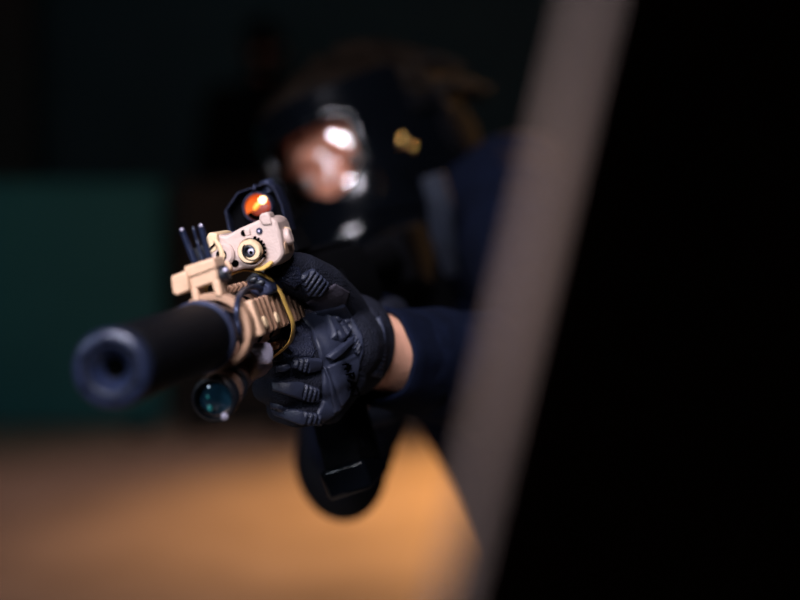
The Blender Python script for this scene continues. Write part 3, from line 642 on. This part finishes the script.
def pad(name, pl, h, m, par=glv, step=.8, bev=2.0, fn=None, label=None):
    # a moulded panel that follows the glove's own surface
    bmx = NB(); V = {}; x0 = min(p[0] for p in pl); x1 = max(p[0] for p in pl); y0 = min(p[1] for p in pl); y1 = max(p[1] for p in pl)
    nx = int((x1-x0)/step)+2; ny = int((y1-y0)/step)+2
    for i in range(nx):
        for j in range(ny):
            p = (x0+(i-.5)*step, y0+(j-.5)*step); ins = inside(p, pl); ed = edist(p, pl)
            if not ins and ed > step*.9: continue
            q = hit(*p)
            if not q: continue
            hh = -.0015 if not ins else h*min(1, (ed/bev))**.6
            if ins and fn: hh += fn(*p)*min(1, ed/bev)
            V[(i, j)] = bmx.verts.new(q[0]+q[1]*hh)
    for (i, j) in list(V):
        k = [(i, j), (i+1, j), (i+1, j+1), (i, j+1)]
        if all(x in V for x in k):
            vv = [V[x] for x in k]; cs = [v.co for v in vv]
            if max((cs[0]-cs[2]).length, (cs[1]-cs[3]).length) < .006: bmx.faces.new(vv)
    for v in [v for v in bmx.verts if not v.link_faces]: bmx.verts.remove(v)
    o = wear(name, bmx, m, par); so = o.modifiers.new('s', 'SOLIDIFY'); so.thickness = .0012; so.offset = -1
    return o
# web between thumb and hand, knit side, moulded back panels
pad('thumb_web', [(277, 325), (300, 306), (335, 283), (350, 292), (346, 306), (318, 312), (300, 318), (284, 331)], .0008, 'brown')
pad('knit_panel', [(262, 345), (272, 332), (300, 315), (308, 322), (316, 352), (312, 358), (296, 357), (284, 362), (262, 362)], .0007, 'knit')
pad('back_panel', [(299, 317), (318, 309), (344, 303), (353, 318), (363, 336), (364, 352), (357, 372), (350, 398), (338, 414), (322, 423), (314, 418), (322, 400), (322, 380), (320, 362), (318, 352), (310, 330)], .0017, 'rubber', bev=2.2)
pad('knuckle_guard', [(321, 318), (334, 312), (345, 318), (352, 333), (340, 344), (329, 341)], .0052, 'rubber', bev=3,
    fn=lambda x, y: -.0016 if (abs(((x-y*.62)*.5) % 4-2) < .7 and x > 332) else 0)
pad('knuckle_bar', [(322, 356), (346, 338), (352, 343), (330, 361)], .0046, 'rubber', bev=2)
pad('ridge_guard', [(344, 340), (354, 334), (362, 346), (355, 356), (350, 352)], .0042, 'rubber', bev=2, fn=lambda x, y: -.0014 if ((x+y) % 5) < 1.6 else 0)
pad('logo_panel', [(324, 366), (332, 361), (352, 352), (358, 360), (354, 378), (346, 398), (338, 408), (333, 392)], .0038, 'rubber', bev=2)
pad('side_bar', [(321, 364), (325, 366), (333, 392), (337, 409), (331, 414), (328, 394)], .0040, 'rubber', bev=1.6)
def finger_guard(pl, ridges, nm='finger_guard'):
    return pad(nm, pl, .0030, 'rubber', bev=2.2, fn=ridges)
finger_guard([(290, 360), (304, 357), (321, 358), (321, 370), (303, 373), (291, 368)], lambda x, y: -.0020 if x < 306 and ((x+.35*y) % 4.6) < 1.8 else .0003)
finger_guard([(272, 381), (300, 382), (318, 388), (318, 403), (312, 404), (298, 399), (273, 391)], lambda x, y: -.0020 if x > 299 and ((x+.35*y) % 4.6) < 1.8 else .0003)
finger_guard([(270, 402), (304, 411), (321, 414), (321, 424), (300, 424), (276, 415)], lambda x, y: -.0020 if x > 302 and ((x+.35*y) % 4.6) < 1.8 else .0003)
finger_guard([(276, 365), (288, 361), (291, 368), (284, 372), (276, 372)], None)
# thumb guard
pad('thumb_guard', [(276, 268), (286, 263), (300, 268), (303, 282), (294, 289), (280, 281)], .0016, 'knit', bev=2.5)
pad('thumb_ridges', [(297, 276), (312, 268), (328, 282), (322, 296), (306, 295)], .0030, 'rubber', bev=2.5, fn=lambda x, y: -.0018 if ((x*.8+y*.6) % 4.4) < 1.8 else 0)
# lettering moulded on the back of the hand
fc = bpy.data.curves.new('t', 'FONT'); fc.body = 'M-PACT'; fc.size = 1; fc.align_x = 'CENTER'; fc.align_y = 'CENTER'; fc.resolution_u = 4; fc.offset = .02
fo_ = bpy.data.objects.new('t', fc); COL.objects.link(fo_); dg = bpy.context.evaluated_depsgraph_get()
tm_ = bpy.data.meshes.new_from_object(fo_.evaluated_get(dg)); bpy.data.objects.remove(fo_)
b = bmesh.new(); b.from_mesh(tm_); sc = 11.5; an = math.radians(72)
dx, dy = Vector((math.cos(an), math.sin(an))), Vector((math.sin(an), -math.cos(an)))
for v in b.verts:
    p = Vector((344, 380))+dx*(v.co.x*sc*.92)+dy*(v.co.y*sc); q = hit(p.x, p.y)
    v.co = q[0]+q[1]*.0054 if q else P(p.x, p.y, 1.13)
lt = wear('lettering', b, 'bore', glv, False); so = lt.modifiers.new('s', 'SOLIDIFY'); so.thickness = .0006; so.offset = 0
# wrist closure
b = NB(); wd_ = (P(400, 349, 1.222)-P(366, 344, 1.17)).normalized(); wc = P(340, 344, 1.162)
lathe(b, wc, wd_, [(.0, .0255), (.002, .0288), (.006, .0292), (.008, .0272), (.0095, .0292), (.019, .0300), (.021, .0292), (.021, .0235), (.0, .0230)], 48, cap=False)
for v in b.verts:                                      # wrists are wider than deep
    q = v.co-wc; q = q - wd_*q.dot(wd_); sd = cw((0, 1, 0)); sd = (sd-wd_*sd.dot(wd_)).normalized(); v.co -= sd*q.dot(sd)*.04; up_ = sd.cross(wd_); v.co += up_*q.dot(up_)*.10
wc_ = wear('wrist_cuff', b, 'glove', glv); so = wc_.modifiers.new('s', 'SUBSURF')
bvh = BVHTree.FromBMesh((lambda x: (x.from_mesh(wc_.data), bmesh.ops.translate(x, verts=x.verts[:], vec=B0), x)[2])(bmesh.new()))
pad('wrist_tab', [(367, 320), (380, 316), (385, 330), (386, 358), (381, 378), (370, 376), (366, 350)], .0022, 'rubber', bev=2.2, fn=lambda x, y: -.0010 if 352 < y < 372 and (y % 4) < 1.4 and x > 371 else 0)
b = gl(FR, TH_R, Rwr, [(Rwr, .027), (Rwr.lerp(Rel, .15), .030)]); wear('right_glove', b, 'glove')
# ------------------------------------------------------------------ figure at the back
def figure(base, name, label):
    z = lambda x, y, zz: Vector((x, y, zz))
    b = NB()
    cap_list(b, [[(z(0, 0, 1.50), .055), (z(0, 0, 1.62), .055)], [(z(0, 0, 1.42), .09), (z(0, 0, 1.2), .14), (z(0, 0, .95), .14)],
      [(z(-.19, 0, 1.45), .055), (z(.19, 0, 1.45), .055)],
      [(z(.2, 0, 1.44), .055), (z(.27, .02, 1.14), .04), (z(.2, -.16, .95), .028), (z(.16, -.22, .93), .03)],
      [(z(-.2, 0, 1.44), .055), (z(-.27, .02, 1.14), .04), (z(-.2, -.16, .95), .028), (z(-.16, -.22, .93), .03)],
      [(z(.09, 0, .92), .09), (z(.11, 0, .5), .06), (z(.12, .02, .09), .04), (z(.13, -.14, .04), .03)],
      [(z(-.09, 0, .92), .09), (z(-.11, 0, .5), .06), (z(-.12, .02, .09), .04), (z(-.13, -.14, .04), .03)]])
    for sx in (-1, 1):
        for k in range(5): caps(b, z(sx*(.16-.012*k+.02), -.23, .93), z(sx*(.15-.012*k+.02), -.27, .905-.004*k), .009, .007)
    ell(b, z(0, 0, 1.72), (.078, .095, .11)); ell(b, z(0, -.03, 1.66), (.058, .065, .07)); caps(b, z(0, -.09, 1.70), z(0, -.105, 1.67), .008, .012)
    for sx in (-1, 1): ell(b, z(sx*.08, .0, 1.69), (.01, .018, .03))
    o = obj(name, fuse(b, .008, 2), 'skin', None, True); o.location = base; tag(o, label, 'person')
    b = NB(); cap_list(b, [[(z(0, 0, 1.46), .11), (z(0, 0, 1.2), .19), (z(0, 0, .88), .17)], [(z(-.19, 0, 1.45), .085), (z(.19, 0, 1.45), .085)],
      [(z(.2, 0, 1.44), .085), (z(.27, .02, 1.14), .065), (z(.2, -.16, .95), .045)], [(z(-.2, 0, 1.44), .085), (z(-.27, .02, 1.14), .065), (z(-.2, -.16, .95), .045)], [(z(0, .02, 1.45), .085), (z(0, .02, 1.58), .075)]])
    obj('jacket', fuse(b, .01, 3), 'black_cloth', o, True)
    b = NB(); cap_list(b, [[(z(.09, 0, .92), .12), (z(.11, 0, .5), .08), (z(.12, .02, .12), .06)], [(z(-.09, 0, .92), .12), (z(-.11, 0, .5), .08), (z(-.12, .02, .12), .06)]]); obj('trousers', fuse(b, .01, 3), 'pants', o, True)
    b = NB(); ell(b, z(0, .005, 1.735), (.092, .108, .118)); ell(b, z(0, -.02, 1.66), (.082, .09, .085)); obj('balaclava', fuse(b, .008, 3), 'black_cloth', o, True)
    return o
fg = P(262, 20, 9.0)
figure(Vector((fg.x, fg.y, 0)), 'person', 'dark standing figure in the far background behind the low barrier, left of the masked head')
